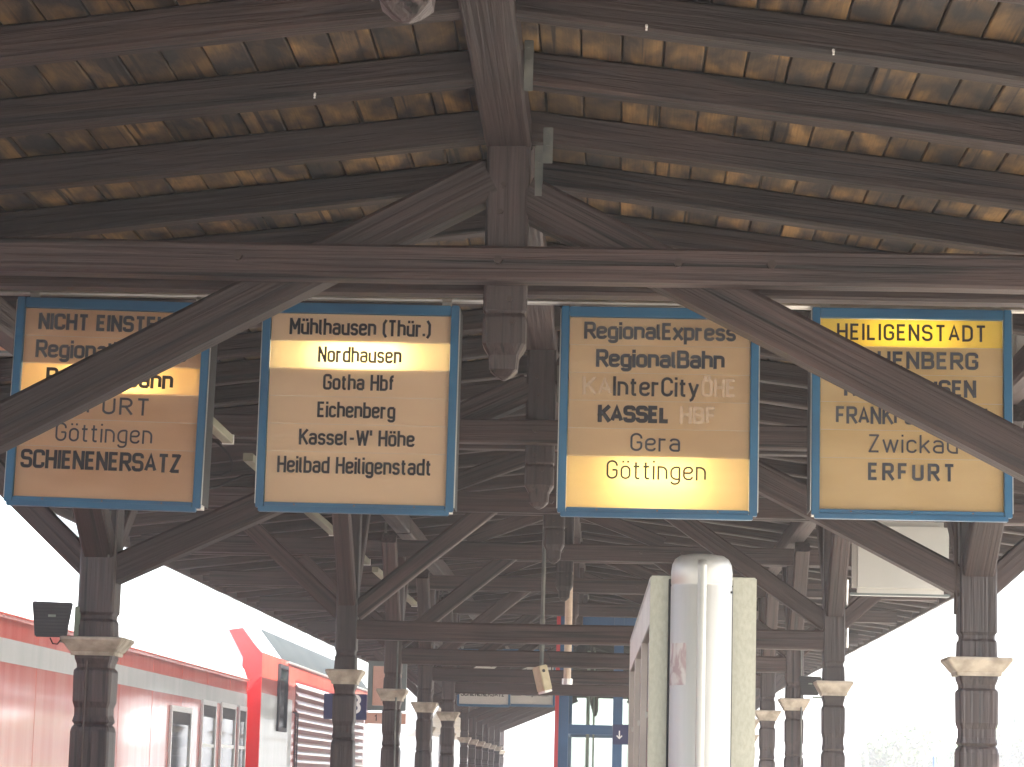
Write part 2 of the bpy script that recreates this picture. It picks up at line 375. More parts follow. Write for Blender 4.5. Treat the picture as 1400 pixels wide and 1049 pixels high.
def oct_ring(cx_, cy_, a, c, z):
    return [(cx_ + p, cy_ + q, z) for p, q in ((-a + c, -a), (a - c, -a), (a, -a + c), (a, a - c), (a - c, a), (-a + c, a), (-a, a - c), (-a, -a + c))]
def king_post(y, w_=0.155, bot=1.415):
    g = G(); Z = EYE; h = w_ / 2
    sec = [(2.27, h), (bot + .245, h), (bot + .235, h * .93), (bot + .22, h), (bot + .125, h), (bot + .105, h * .86), (bot + .085, h * .70), (bot + .035, h * .64), (bot + .012, h * .35), (bot, h * .08)]
    g.loft([oct_ring(0, 0, a, a * .16, Z + z - (EYE + 1.4)) for z, a in sec])
    o = g.build('king_post', M['post'], canopy); o.location = (RX, y, EYE + 1.4); return o
def capital(x, y, zc, s, parent):
    g = G()
    prof = [(-.075, .117), (-.055, .121), (-.05, .128), (-.02, .150), (0.0, .166), (.004, .170), (.018, .170), (.022, .160)]
    g.loft([oct_ring(0, 0, a * s, a * s * .06, z) for z, a in prof])
    o = g.build('capital', M['capital'], parent); o.location = (0, 0, zc); return o
def post_profile(base, hw, top):
    # z above the platform and half width; carved waists and beads as on the real posts
    zc = EYE + .655
    p = [(0.0, hw * 1.25), (.30, hw * 1.25), (.34, hw), (.95, hw), (.97, hw * .86), (1.0, hw * .86), (1.03, hw)]
    p += [(zc + a, hw * b) for a, b in ((-.62, 1.04), (-.475, 1.04), (-.452, .98), (-.437, .87), (-.422, .98), (-.39, .90), (-.35, .90), (-.318, 1.0),
          (-.165, 1.02), (-.152, 1.0), (-.138, .87), (-.120, .89), (-.09, 1.0), (0, 1.0), (.05, .97), (.105, .95), (.120, .86), (.138, .86), (.155, .97), (.30, .97))] + [(top, hw * .97)]
    return [q for q in p if q[0] <= top]
def make_post(x, y, hw, parent, top=EYE + 1.86):
    g = G(); g.loft([oct_ring(0, 0, a, a * .10, z) for z, a in post_profile(0, hw, top)])
    o = g.build('post', M['post'], parent); o.location = (x, y, 0)
    capital(0, 0, EYE + .655, hw / .1, o); return o

def truss(y, front, lower=False, posts=True, tie=True, xl=None, xr=None, dl=0.0, dr=0.0, sl=.475):
    if xl is None: xl, xr = (-2.757, 1.903) if front else (-1.79, 1.45)
    hw = 0.1 if front else 0.073
    if posts:
        pl = make_post(xl, y, hw, canopy); pr = make_post(xr, y, hw, canopy)
    kp = king_post(y, 0.155 if front else 0.14)
    if tie:
        xe0, xe1 = (RX - 3.45, RX + 3.45)
        for s, q in ((-1, 0), (1, 1)):
            th = 0.11 if front else 0.07
            beam('tie_beam', (xe0, y + s * (hw * .98 + th / 2), EYE + 1.81), (xe1, y + s * (hw * .98 + th / 2), EYE + 1.81 + (.006 * s)), th, 0.125 if front else .135, M['beam'], canopy, seed=int(y) + q)
        for bx in (-.42 - .95, -.42 - .02, -.42 + .62, -.42 + .95):
            g = G(); g.tube([(bx, y - hw - .13, EYE + 1.815), (bx, y - hw - .09, EYE + 1.815)], 0.016, 6); g.build('bolt', M['boltsteel'], canopy)
    if front:   # long struts from the posts through the tie to the king post
        for s, xp in ((-1, xl), (1, xr)):
            x0 = xp - s * hw * .6; z0 = EYE + 0.955 + dl if s < 0 else EYE + .985 + dr
            x1 = RX + s * .065; z1 = z0 + abs(x1 - x0) * (sl if s < 0 else .515)
            beam('strut', (x0, y, z0 + .075), (x1, y, z1 + .06), 0.15, 0.150, M['beam'], canopy, seed=3 + s)
    else:
        for s, xp, xt in ((-1, xl, RX - .42), (1, xr, RX + .74)):
            beam('strut', (xp - s * .05, y, EYE + 1.06), (xt, y, EYE + 1.80), 0.11, 0.12, M['beam'], canopy, seed=3 + s)
            # struts continue from tie to king
            beam('strut', (RX + s * .80, y, EYE + 1.90), (RX + s * .06, y, EYE + 2.18), 0.10, 0.11, M['beam'], canopy, seed=5 + s)
    if lower:
        beam('lower_tie_beam', (xl + hw * .9, y, EYE + .945), (xr - hw * .9, y, EYE + .945), 0.12, 0.128, M['beam'], canopy, seed=int(y))
    if posts:
        for s, xp in ((-1, xl), (1, xr)):       # outward knee braces
            xo = xp + s * .78
            beam('knee_brace', (xp + s * hw * .6, y, EYE + 1.06), (xo, y, EYE + 1.72), 0.12 if front else .10, 0.13 if front else .11, M['beam'], canopy, seed=7 + s)
            for d in (-1, 1):                   # braces along the row up to the wall plate
                beam('knee_brace', (xp, y + d * hw * .6, EYE + 1.14), (xp, y + d * (.80 if not front else 1.1), EYE + 1.83), 0.115 if not front else .165, 0.11, M['beam'], canopy, seed=11 + d)
truss(4.85, True, posts=False, tie=False)
truss(9.40, True, dl=-.068, dr=-.085, sl=.545)
truss(14.0, True)
for q, y in enumerate((17.6, 21.4, 25.1, 28.7)): truss(y, False, lower=True)
yy = [38.0, 43.0, 47.5, 50.2, 52.8, 55.4, 58.0, 61.0]
for y in yy: truss(y, False, lower=False, xl=-2.66, xr=1.95, tie=(y in (43.0, 50.2, 58.0)))
truss(33.2, False, posts=False, tie=True)
# wall plates over the post rows
for xp, a, b in ((-2.757, Y0, 15.7), (1.903, Y0, 15.7), (-1.79, 15.75, 35.4), (1.45, 15.75, 35.4), (-2.66, 35.45, 65.5), (1.95, 35.45, 65.5)):
    y = a
    while y < b - .1:
        y2 = min(y + 6.2, b); beam('wall_plate', (xp, y + .003, zb(xp) - RH - .075), (xp, y2 - .003, zb(xp) - RH - .075), 0.13, 0.14, M['beam'], canopy, seed=int(y)); y = y2
# steel straps beside the king posts and ridge
for (x, y, z0, z1, w_) in ((RX + .115, 7.1, 2.255, 2.36, .035), (RX + .105, 8.3, 2.20, 2.37, .03), (RX + .112, 9.33, 2.08, 2.27, .03), (RX + .15, 9.1, 2.15, 2.28, .035), (RX + .1, 13.9, 1.98, 2.18, .03)):
    g = G(); g.box(-w_ / 2, w_ / 2, -.004, .004, z0 - 2.2, z1 - 2.2, .002)
    for hz in (.02, .06): g.box(-.006, .006, -.009, -.003, z1 - 2.2 - hz - .006, z1 - 2.2 - hz + .006)
    o = g.build('steel_strap', M['steel'], canopy); o.location = (x, y, EYE + 2.2)
# conduits clipped to posts, pegs in the king posts
for (x, y, z0, z1, rr, mm) in ((1.903 - .118, 13.93, 2.55, 3.45, .011, 'boltsteel'), (-2.757 + .06, 13.885, 2.75, 3.0, .005, 'steel'), (-1.79 + .04, 21.31, .3, 2.9, .008, 'steel'),
                               (1.45 + .085, 17.58, 2.55, 3.0, .012, 'rail'), (1.45 + .05, 21.31, 1.8, 3.1, .008, 'steel'), (-2.757 - .03, 13.885, .2, 2.2, .006, 'boltsteel')):
    g = G(); g.tube([(0, 0, 0), (.002, 0, (z1 - z0) * .4), (-.003, 0, (z1 - z0) * .7), (0, 0, z1 - z0)], rr, 6)
    o = g.build('conduit', M[mm], canopy); o.location = (x, y, z0)
for y in (9.4, 14.0, 17.6, 21.4):
    for z in (1.70, 1.62, 2.02, 2.12):
        g = G(); g.tube([(0, -.088, 0), (0, -.074, 0)], .011, 6); o = g.build('peg', M['boltsteel'], canopy); o.location = (RX + random.uniform(-.03, .03), y, EYE + z)
# small porcelain hooks on the rafters
for x, y in ((-1.03, 8.48), (-.68, 7.68), (.06, 7.68), (.62, 7.68)):
    g = G(); g.tube([(0, 0, 0), (0, -.008, -.008), (0, -.010, -.018)], .004, 6)
    o = g.build('cable_hook', M['lens'], canopy); o.location = (x, y, zb(x) - RH - .0)

# ------------------------------------------------------------------ stroke lettering
def fillet(pts, r, closed=False, n=5):
    P = [Vector((p[0], p[1])) for p in pts]; out = []; N = len(P)
    for i in range(N):
        if not closed and i in (0, N - 1): out.append(P[i]); continue
        a, b, c = P[i - 1], P[i], P[(i + 1) % N]
        u, v = (a - b), (c - b); lu, lv = u.length, v.length
        if lu < 1e-6 or lv < 1e-6: continue
        u /= lu; v /= lv
        ca = u.dot(v)
        if ca < -0.985: out.append(b); continue
        half = math.acos(max(-1, min(1, ca))) / 2
        ma = (lu if (not closed and i == 1) else lu / 2); mb_ = (lv if (not closed and i == N - 2) else lv / 2)
        d = min(r / math.tan(half), ma * .999, mb_ * .999)
        if r <= 0 or d < 1e-4: out.append(b); continue
        s, e = b + u * d, b + v * d; rr = d * math.tan(half)
        bis = (u + v).normalized(); ctr = b + bis * (rr / math.sin(half))
        a0 = math.atan2(s.y - ctr.y, s.x - ctr.x); a1 = math.atan2(e.y - ctr.y, e.x - ctr.x)
        da = a1 - a0
        while da > math.pi: da -= 2 * math.pi
        while da < -math.pi: da += 2 * math.pi
        for q in range(n + 1): out.append(ctr + Vector((math.cos(a0 + da * q / n), math.sin(a0 + da * q / n))) * rr)
    return out
def strip(pts, t, closed=False):
    # outline strip around a 2D polyline -> verts, quads
    P = [pts[0]]
    for p in pts[1:]:
        if (p - P[-1]).length > 1e-5: P.append(p)
    if closed and (P[0] - P[-1]).length < 1e-5: P.pop()
    N = len(P); L = []; Rr = []
    for i in range(N):
        a = P[i - 1] if (i > 0 or closed) else None; c = P[(i + 1) % N] if (i < N - 1 or closed) else None
        d1 = (P[i] - a).normalized() if a is not None else None; d2 = (c - P[i]).normalized() if c is not None else None
        if d1 is None: d1 = d2
        if d2 is None: d2 = d1
        n1 = Vector((-d1.y, d1.x)); n2 = Vector((-d2.y, d2.x)); m_ = n1 + n2
        if m_.length < .3: m_ = n1.copy()
        m_.normalize(); k_ = min(1.6, 1 / max(.3, m_.dot(n1)))
        L.append(P[i] + m_ * t / 2 * k_); Rr.append(P[i] - m_ * t / 2 * k_)
    q = [(i, i + 1, N + i + 1, N + i) for i in range(N - 1)]
    if closed: q.append((N - 1, 0, N, 2 * N - 1))
    return L + Rr, q
X = .70   # x-height
def glyphs():
    W = .50; w2 = .44; D = {}
    def g(c, width, *st): D[c] = (width, st)
    g('A', W + .04, [(0, 0), (.27, 1), (.54, 0)], [(.09, .3), (.45, .3)])
    g('B', W, [(0, 0), (0, 1)], [(0, 1), (W - .03, 1), (W - .03, .53), (0, .53)], [(0, .53), (W, .53), (W, 0), (0, 0)])
    g('C', W, [(W, .72), (W, 1), (0, 1), (0, 0), (W, 0), (W, .28)])
    g('D', W, ('c', [(0, 0), (W, 0), (W, 1), (0, 1)], 'D'))
    g('E', .42, [(.42, 1), (0, 1), (0, 0), (.42, 0)], [(0, .52), (.37, .52)])
    g('F', .42, [(.42, 1), (0, 1), (0, 0)], [(0, .50), (.37, .50)])
    g('G', W, [(W, .72), (W, 1), (0, 1), (0, 0), (W, 0), (W, .48)], [(W, .48), (.26, .48)])
    g('H', W, [(0, 0), (0, 1)], [(W, 0), (W, 1)], [(0, .52), (W, .52)])
    g('I', .0, [(0, 0), (0, 1)])
    g('K', W, [(0, 0), (0, 1)], [(W, 1), (.0, .38)], [(.17, .60), (W + .02, 0)])
    g('L', .40, [(0, 1), (0, 0), (.40, 0)])
    g('M', .62, [(0, 0), (0, 1)], [(0.02, 1), (.31, .35)], [(.60, 1), (.31, .35)], [(.62, 1), (.62, 0)])
    g('N', W, [(0, 0), (0, 1)], [(.01, 1), (W - .01, 0)], [(W, 0), (W, 1)])
    g('O', W, ('c', [(0, 0), (W, 0), (W, 1), (0, 1)], 'r'))
    g('R', W, [(0, 0), (0, 1)], [(0, 1), (W, 1), (W, .48), (0, .48)], [(.24, .48), (W + .02, 0)])
    g('S', W, [(W, .76), (W, 1), (0, 1), (0, .53), (W, .50), (W, 0), (0, 0), (0, .24)])
    g('T', .50, [(0, 1), (.50, 1)], [(.25, 1), (.25, 0)])
    g('U', W, [(0, 1), (0, 0), (W, 0), (W, 1)])
    g('W', .78, [(0, 1), (.19, 0)], [(.19, 0), (.39, .95)], [(.39, .95), (.59, 0)], [(.59, 0), (.78, 1)])
    g('X', W, [(0, 0), (W, 1)], [(0, 1), (W, 0)])
    g('Z', .46, [(0, 1), (.46, 1)], [(.44, 1), (.02, 0)], [(0, 0), (.46, 0)])
    g('a', w2, [(0.02, X - .13), (0.02, X), (w2, X), (w2, 0)], [(w2, .40), (0, .40), (0, 0), (w2, 0)])
    g('b', w2, [(0, 0), (0, 1)], [(0, 0), (w2, 0), (w2, X), (0, X)])
    g('c', .40, [(.40, X - .16), (.40, X), (0, X), (0, 0), (.40, 0), (.40, .16)])
    g('d', w2, [(w2, 0), (w2, 1)], [(w2, 0), (0, 0), (0, X), (w2, X)])
    g('e', w2, [(0, .37), (w2, .37), (w2, X), (0, X), (0, 0), (w2, 0), (w2, .15)])
    g('f', .28, [(.09, 0), (.09, 1), (.30, 1)], [(-.04, X), (.27, X)])
    g('g', w2, [(w2, X), (w2, -.28), (0.02, -.28), (.02, -.14)], [(w2, 0), (0, 0), (0, X), (w2, X)])
    g('h', w2, [(0, 0), (0, 1)], [(0, X), (w2, X), (w2, 0)])
    g('i', .0, [(0, 0), (0, X)], ('d', (0, 1.0)))
    g('j', .0, [(0, 0), (0, X)])
    g('k', .40, [(0, 0), (0, 1)], [(.38, X), (0, .25)], [(.13, .42), (.41, 0)])
    g('l', .10, [(0, 1), (0, 0), (.13, 0)])
    g('m', .74, [(0, 0), (0, X)], [(0, X), (.37, X), (.37, 0)], [(.37, X), (.74, X), (.74, 0)])
    g('n', w2, [(0, 0), (0, X)], [(0, X), (w2, X), (w2, 0)])
    g('o', w2, ('c', [(0, 0), (w2, 0), (w2, X), (0, X)], 'r'))
    g('p', w2, [(0, -.28), (0, X)], [(0, X), (w2, X), (w2, 0), (0, 0)])
    g('r', .30, [(0, 0), (0, X)], [(0, X - .02), (.30, X - .02)])
    g('s', .40, [(.40, X - .15), (.40, X), (0, X), (0, .38), (.40, .34), (.40, 0), (0, 0), (0, .15)])
    g('t', .28, [(.09, .95), (.09, 0), (.28, 0)], [(-.04, X), (.27, X)])
    g('u', w2, [(0, X), (0, 0), (w2, 0)], [(w2, X), (w2, 0)])
    g('w', .68, [(0, X), (.17, 0)], [(.17, 0), (.34, X)], [(.34, X), (.51, 0)], [(.51, 0), (.68, X)])
    g('x', .42, [(0, X), (.42, 0)], [(0, 0), (.42, X)])
    g('y', .44, [(0, X), (.23, 0)], [(.44, X), (.12, -.28), (0, -.28)])
    g('z', .38, [(0, X), (.38, X)], [(.36, X), (.02, 0)], [(0, 0), (.38, 0)])
    D['ö'] = (w2, D['o'][1] + (('d', (.09, .97)), ('d', (.35, .97))))
    D['ü'] = (w2, D['u'][1] + (('d', (.09, .97)), ('d', (.35, .97))))
    D['Ö'] = (W, D['O'][1] + (('d', (.12, 1.2)), ('d', (.38, 1.2))))
    g('(', .16, [(.20, 1.08), (.02, .80), (.02, .10), (.20, -.18)]); g(')', .16, [(0, 1.08), (.18, .80), (.18, .10), (0, -.18)])
    g('.', .0, ('d', (0, .05))); g("'", .0, [(0, 1), (0, .78)]); g('-', .32, [(0, .42), (.32, .42)]); g('/', .34, [(0, -.05), (.34, 1.05)])
    g('3', W, [(0, .78), (0, 1), (W, 1), (W, .52), (.16, .52)], [(.16, .52), (W, .52), (W, 0), (0, 0), (0, .22)])
    g('1', .2, [(0, .75), (.2, 1), (.2, 0)])
    return D
GL = glyphs()
ROUND = set('BCDGORSUPJ') | set('abcdefgh') | set('jmnop') | set('qrst') | set('uy') | set('3()') | {'ö', 'ü', 'Ö'}
def text_geo(txt, width, cap, t, xs=1.0, round_=.22, gap=.25):
    """strokes for txt in the XZ plane facing -Y, centred on the origin; width and cap height in metres"""
    geo = []; x = 0; k = 0
    aw = []
    for ch in txt:
        if ch == ' ': x += .42; continue
        wd, st = GL[ch]
        for s in st:
            if s[0] == 'c':
                r = [Vector(p) for p in s[1]]
                if s[2] == 'D':
                    pl = fillet([(.0, .5), (0, 0)], 0)
                    q = [(0, 0), (wd, 0), (wd, 1), (0, 1)]
                    pts = [Vector((0, 0))] + fillet([(0, 0), (wd, 0), (wd, 1), (0, 1)], round_ * 1.25)[1:]
                    geo.append((pts, True, x, k))
                else: geo.append((fillet(s[1], round_, True), True, x, k))
            elif s[0] == 'd': geo.append((s[1], 'dot', x, k))
            else:
                rr = round_ if ch in ROUND else 0
                if ch in ('l', 't'): rr = .1
                geo.append((fillet(s, rr), False, x, k))
            k += 1
        x += wd + gap
    total = x - gap
    sx = (width - t) / total
    g = G(); base = -cap / 2; sz = cap - t
    for k, (pts, mode, ox, _k) in enumerate(geo):
        y = -.0006 - .00012 * (k % 11)
        if mode == 'dot':
            px, pz = (pts[0] + ox) * sx - width / 2 + t / 2, base + t / 2 + pts[1] * sz; a = t * .5
            g.add([(px - a, y, pz - a), (px + a, y, pz - a), (px + a, y, pz + a), (px - a, y, pz + a)], [(0, 1, 2, 3)])
        else:
            P = [Vector(((p.x + ox) * sx - width / 2 + t / 2, base + t / 2 + p.y * sz)) for p in pts]
            if mode is False and len(P) == 2:     # straight stems run out by half a stroke so corners close
                d = (P[1] - P[0]).normalized()
                if abs(d.x) < .05: P = [P[0] - d * t / 2, P[1] + d * t / 2]
                elif abs(d.y) > .2: P = [P[0] - d * t * .42, P[1] + d * t * .42]
            v, f = strip(P, t, mode is True)
            g.add([(q.x, y, q.y) for q in v], f)
    return g

# ------------------------------------------------------------------ destination signs
PITCH, PW = .1168, .752
def make_sign(name, label, cat, loc, roll, rows, dif, lit, weak=False, blue=True, sc=1.0, group=None):
    """rows: (text, width px, cap px, stroke px, ink, dx px, round, extras); 1 px = 3.03 mm on the sign"""
    t = thing(name, label, cat, loc, group); t.rotation_euler = (0, roll, 0)
    U = .00303 * .9995
    W2, H2 = .412, .440; iw = .379; z_top, z_bot = .396, -.403; dep = .17
    # housing: open-fronted white-lined box
    g = G()
    g.box(-W2 + .012, W2 - .012, dep - .01, dep, -H2 + .02, H2 - .02)
    g.box(-W2 + .012, -W2 + .022, .012, dep - .011, -H2 + .02, H2 - .02); g.box(W2 - .022, W2 - .012, .012, dep - .011, -H2 + .02, H2 - .02)
    g.box(-W2 + .023, W2 - .023, .012, dep - .011, H2 - .03, H2 - .02); g.box(-W2 + .023, W2 - .023, .012, dep - .011, -H2 + .02, -H2 + .03)
    g.build('housing', M['inner'], t)
    # frame
    g = G(); fd0, fd1 = -.022, .0115
    g.box(-W2, -iw, fd0, fd1, -H2 + .012, H2, .003); g.box(iw, W2, fd0, fd1, -H2 + .012, H2, .003)
    g.box(-iw + .001, iw - .001, fd0 + .002, fd1, z_top + .001, H2 - .001, .003)
    g.box(-iw + .001, iw - .001, fd0 + .002, fd1, -H2 + .018, z_bot - .001, .003)
    g.build('frame', M['blue'], t)
    g = G(); g.box(-W2 + .012, W2 - .018, fd0 - .006, fd1, -H2 - .004, -H2 + .0172, .003); g.build('bottom_trim', M['blue'], t)
    for sx in (-1, 1):
        g = G(); g.box(sx * (W2 + .003) - .002, sx * (W2 + .003) + .002, -.001, dep, -H2 + .03, H2 - .01, .001); g.build('side_trim', M['black'], t)
        g = G(); g.box(sx * (W2 + .003) - .002, sx * (W2 + .003) + .002, -.012, -.002, -H2 + .03, H2 - .01, .001); g.build('edge_trim', M['alu'], t)
    for bx in (-.25, 0, .25):
        g = G(); g.tube([(bx, fd0 - .002, -H2 + .027), (bx, fd0 - .0, -H2 + .027)], .004, 6); g.build('screw', M['railsteel'], t)
    for sx in (-1, 1):
        g = G(); g.tube([(sx * .355, .06, H2 - .02), (sx * .355, .06, H2 + .03)], .011, 8); g.tube([(sx * .355 - .02, .06, H2 + .026), (sx * .355 + .02, .06, H2 + .026)], .017, 8)
        g.build('hanger', M['rail'], t)
    zt = z_top
    for i, row in enumerate(rows):
        h = PITCH if i < 5 else zt - z_bot
        zc_ = zt - PITCH / 2
        d = 'yellow' if (lit == i and dif == 'ochre') else dif  # lit ochre row: part of its yellow glow is put into the panel colour
        p = boxo('name_panel', DIFF[d], t, -iw + .0025, iw - .0025, -.0025, .0015, -h + PITCH / 2 + .0012, PITCH / 2 - .0012)
        p.location = (0, 0, zc_)
        # divider behind the panel keeps each lamp to its own row
        if i < 5:
            boxo('divider', M['inner'], t, -iw - .008, iw + .008, .004, dep - .012, zt - h - .002, zt - h + .002)
        for (txt, wpx, cpx, spx, ink, dx, rd, gp) in row:
            g = text_geo(txt, wpx * U, cpx * U, spx * U, round_=rd, gap=gp)
            L = g.build('lettering', M[ink], p); L.location = (dx * U, -.0028 if ink == 'inkghost' else -.0048, .003)
        if lit == i:
            g = G(); zz = zc_ + (0 if i < 5 else -.025)
            g.tube([(-.17, .062, zz), (.17, .062, zz)], .013, 10); g.build('lamp_tube', M['tubeweak' if weak else 'tube'], t)
        zt -= h
    return t
def unproj(px, py, D):
    return Vector(cam.matrix_world.translation) + (R @ Vector(((px - 700) / 3600 * D, -(py - 524.5) / 3600 * D, -D)))
SD = 3.05 * 3.6
R1 = [
    [('NICHT EINSTEIGEN', 219, 23, 4.6, 'inkfade', 4, .16, .26)],
    [('RegionalExpress', 212, 25, 4.3, 'inkfade', -1, .16, .22)],
    [('RegionalBahn', 178, 25, 4.7, 'inkdark', -1, .16, .22)],
    [('ERFURT', 132, 24, 3.2, 'inkfade', -9, .24, .30)],
    [('Göttingen', 135, 26, 2.6, 'inkfade', -4, .28, .24)],
    [('SCHIENENERSATZ', 223, 26, 4.6, 'inkdark', -6, .16, .24)]]
R2 = [
    [('Mühlhausen (Thür.)', 196, 23, 3.6, 'inkdark', -1, .16, .25)],
    [('Nordhausen', 116, 22, 3.4, 'inkdark', 0, .16, .25)],
    [('Gotha Hbf', 99, 22, 3.4, 'inkdark', 0, .16, .25)],
    [('Eichenberg', 108, 22, 3.4, 'inkdark', -2, .16, .25)],
    [("Kassel-W' Höhe", 160, 22, 3.4, 'inkdark', 0, .16, .25)],
    [('Heilbad Heiligenstadt', 213, 23, 3.4, 'inkdark', -2, .16, .25)]]
R3 = [
    [('RegionalExpress', 209, 24, 4.3, 'inkfade', 0, .16, .22)],
    [('RegionalBahn', 177, 25, 4.7, 'inkfade', 1, .16, .22)],
    [('KA', 40, 25, 4.2, 'inkghost', -85, .16, .24), ('ÖHE', 48, 25, 4.2, 'inkghost', 82, .16, .24), ('InterCity', 118, 27, 3.8, 'inkdark', -4, .26, .24)],
    [('KASSEL', 99, 24, 5.6, 'inkdark', -34, .16, .24), ('HBF', 50, 24, 4.4, 'inkghost', 54, .16, .24)],
    [('Gera', 68, 25, 2.8, 'inkfade', -4, .28, .24)],
    [('Göttingen', 136, 26, 2.6, 'inkdark', -2, .28, .24)]]
R4 = [
    [('HEILIGENSTADT', 204, 23, 3.4, 'inkdark', 0, .22, .30)],
    [('EICHENBERG', 184, 24, 4.4, 'inkfade', -1, .16, .28)],
    [('NORDHAUSEN', 180, 24, 4.6, 'inkfade', -2, .16, .26)],
    [('FRANKFURT MAIN', 206, 24, 3.8, 'inkfade', 0, .16, .24)],
    [('Zwickau', 122, 25, 2.7, 'inkfade', 2, .28, .24)],
    [('ERFURT', 118, 24, 4.2, 'inkfade', 0, .16, .42)]]
grp = None
sgn = []
SY = unproj(700, 560, SD).y
for (px, py, roll, rows, dif, lit, weak, lab) in (
        (149, 552, .016, R1, 'salmon', 2, False, 'salmon lit sign reading Nicht Einsteigen down to Schienenersatz, crossed by left timber strut'),
        (489.5, 558, .003, R2, 'beige', 1, False, 'beige blue-framed hanging sign from Mühlhausen to Heilbad Heiligenstadt with Nordhausen row lit'),
        (900.5, 564, .0, R3, 'tan', 5, False, 'blue-framed hanging sign with glowing Göttingen row at bottom and InterCity in middle'),
        (1246, 566, -.002, R4, 'ochre', 0, True, 'blue-framed hanging sign with yellow lit Heiligenstadt row, crossed by right timber strut')):
    p = unproj(px, py, SD)
    p = cam.matrix_world.translation + (p - cam.matrix_world.translation) * (SY / p.y)      # all four hang in one plane
    s = make_sign('destination_sign', lab, 'sign', p, roll, rows, dif, lit, weak, group='row of four destination signs')
    sgn.append(s)
# rail they hang from
g = G()
rz = sgn[1].location.z + .475
g.tube([(-3.6, SY + .06, rz), (3.0, SY + .06, rz)], .0135, 10)
tag(g.build('hanging_rail', M['rail']), 'thin galvanised rail the four destination signs hang from under the beam', 'rail')
g = G()
a = unproj(292, 600, 11.25); pts = [unproj(px, py, 11.2) for px, py in ((287, 598), (300, 608), (313, 622), (318, 635), (314, 645), (302, 650), (288, 650))]
g.tube(pts, .0055, 6)
g.tube([unproj(px, py, 11.2) for px, py in ((282, 668), (300, 665), (318, 656), (335, 650), (356, 649))], .0055, 6)
tag(g.build('cable', M['rubber']), 'black looped cable hanging between the salmon and the beige destination signs', 'cable')

# two more signs far down the platform under the canopy
FD = 11.3 * 3.6
for (px, rows_i, lab) in ((722, 3, 'far small hanging sign further down platform beside the red and blue enclosure'), (661, 0, 'far small hanging sign further down platform, left one beside a dark post')):
    s = copy_tree(sgn[1] if rows_i == 3 else sgn[0])
    q = unproj(px, 968, FD); s.location = (q.x, q.y, q.z + .46); s.rotation_euler = (0, 0, 0); s['label'] = lab; s['group'] = 'small far destination signs'
    for ch in s.children:
        if ch.name.startswith('name_panel'):
            ch.data = ch.data.copy(); ch.data.materials[0] = M['whiteboard']

# ------------------------------------------------------------------ panels left and right of the signs, and the pale one behind
def panel_board(name, label, x, y, z, w_, h, d, m, rz=0.0):
    t = thing(name, label, 'panel', (x, y, z))
    t.rotation_euler = (0, 0, rz)
    g = G(); g.box(-w_ / 2, w_ / 2, 0, d, -h / 2, h / 2, .03); g.build('face_panel', m, t)
    g = G(); g.box(-w_ / 2 - .008, w_ / 2 + .008, .03, d + .02, -h / 2 - .012, -h / 2 + .003, .003); g.box(-w_ / 2 + .05, -w_ / 2 + .08, d * .4, d * .6, h / 2, h / 2 + .25); g.box(w_ / 2 - .08, w_ / 2 - .05, d * .4, d * .6, h / 2, h / 2 + .25)
    g.build('bracket', M['greyframe'], t); return t
q = unproj(1232, 762, 15.3); panel_board('blank_panel', 'pale grey rounded blank panel hanging beyond the right timber strut', q.x, q.y, q.z, .56, .42, .10, M['whiteboard'])
q = unproj(1440, 465, 12.4); panel_board('blank_panel', 'white panel just showing at right edge beside the Heiligenstadt sign', q.x, q.y, q.z, .40, .22, .10, M['whiteboard'])
q = unproj(-30, 440, 12.4); panel_board('blank_panel', 'salmon panel just showing at left edge beside the salmon sign', q.x, q.y, q.z, .33, .26, .10, M['pinkboard'])

# ------------------------------------------------------------------ lengthwise trunking and hanging pipes
t = thing('cable_trunking', 'long olive grey trunking running lengthwise under the left roof slope', 'trunking')
A = Vector((-2.0, 11.6, EYE + 1.70)); B = Vector((-2.0, 34.0, EYE + 1.70)); y = 11.6; k = 0
while y < 30:
    y2 = y + 1.85; beam('duct_section', (-2.02, y, EYE + 1.69), (-2.02, y2, EYE + 1.69), .055, .045, M['greenpipe'], t)
    boxo('end_cap', M['lens'], t, -2.05, -1.99, y2 + .003, y2 + .02, EYE + 1.665, EYE + 1.715)
    g = G(); g.box(-2.03, -2.01, y + .9, y + .92, EYE + 1.715, zb(-2.02) - .01); g.build('hanger', M['steel'], t)
    y += 2.6
px = -0.405
t = thing('hanging_conduit', 'cream vertical conduit dropping from the ridge just left of the blue enclosure', 'conduit', (px, 22.9, EYE + .80))
g = G(); g.tube([(0, 0, 0.02), (0, 0, 1.52)], .034, 10); g.build('pipe', M['palepipe'], t)
g = G(); g.tube([(0, 0, 0), (0, 0, .05)], .048, 10); g.build('pipe_shoe', M['alu'], t)
g = G(); g.box(-.09, .02, -.03, .03, 1.30, 1.42, .006); g.build('junction_box', M['pinkboard'], t)

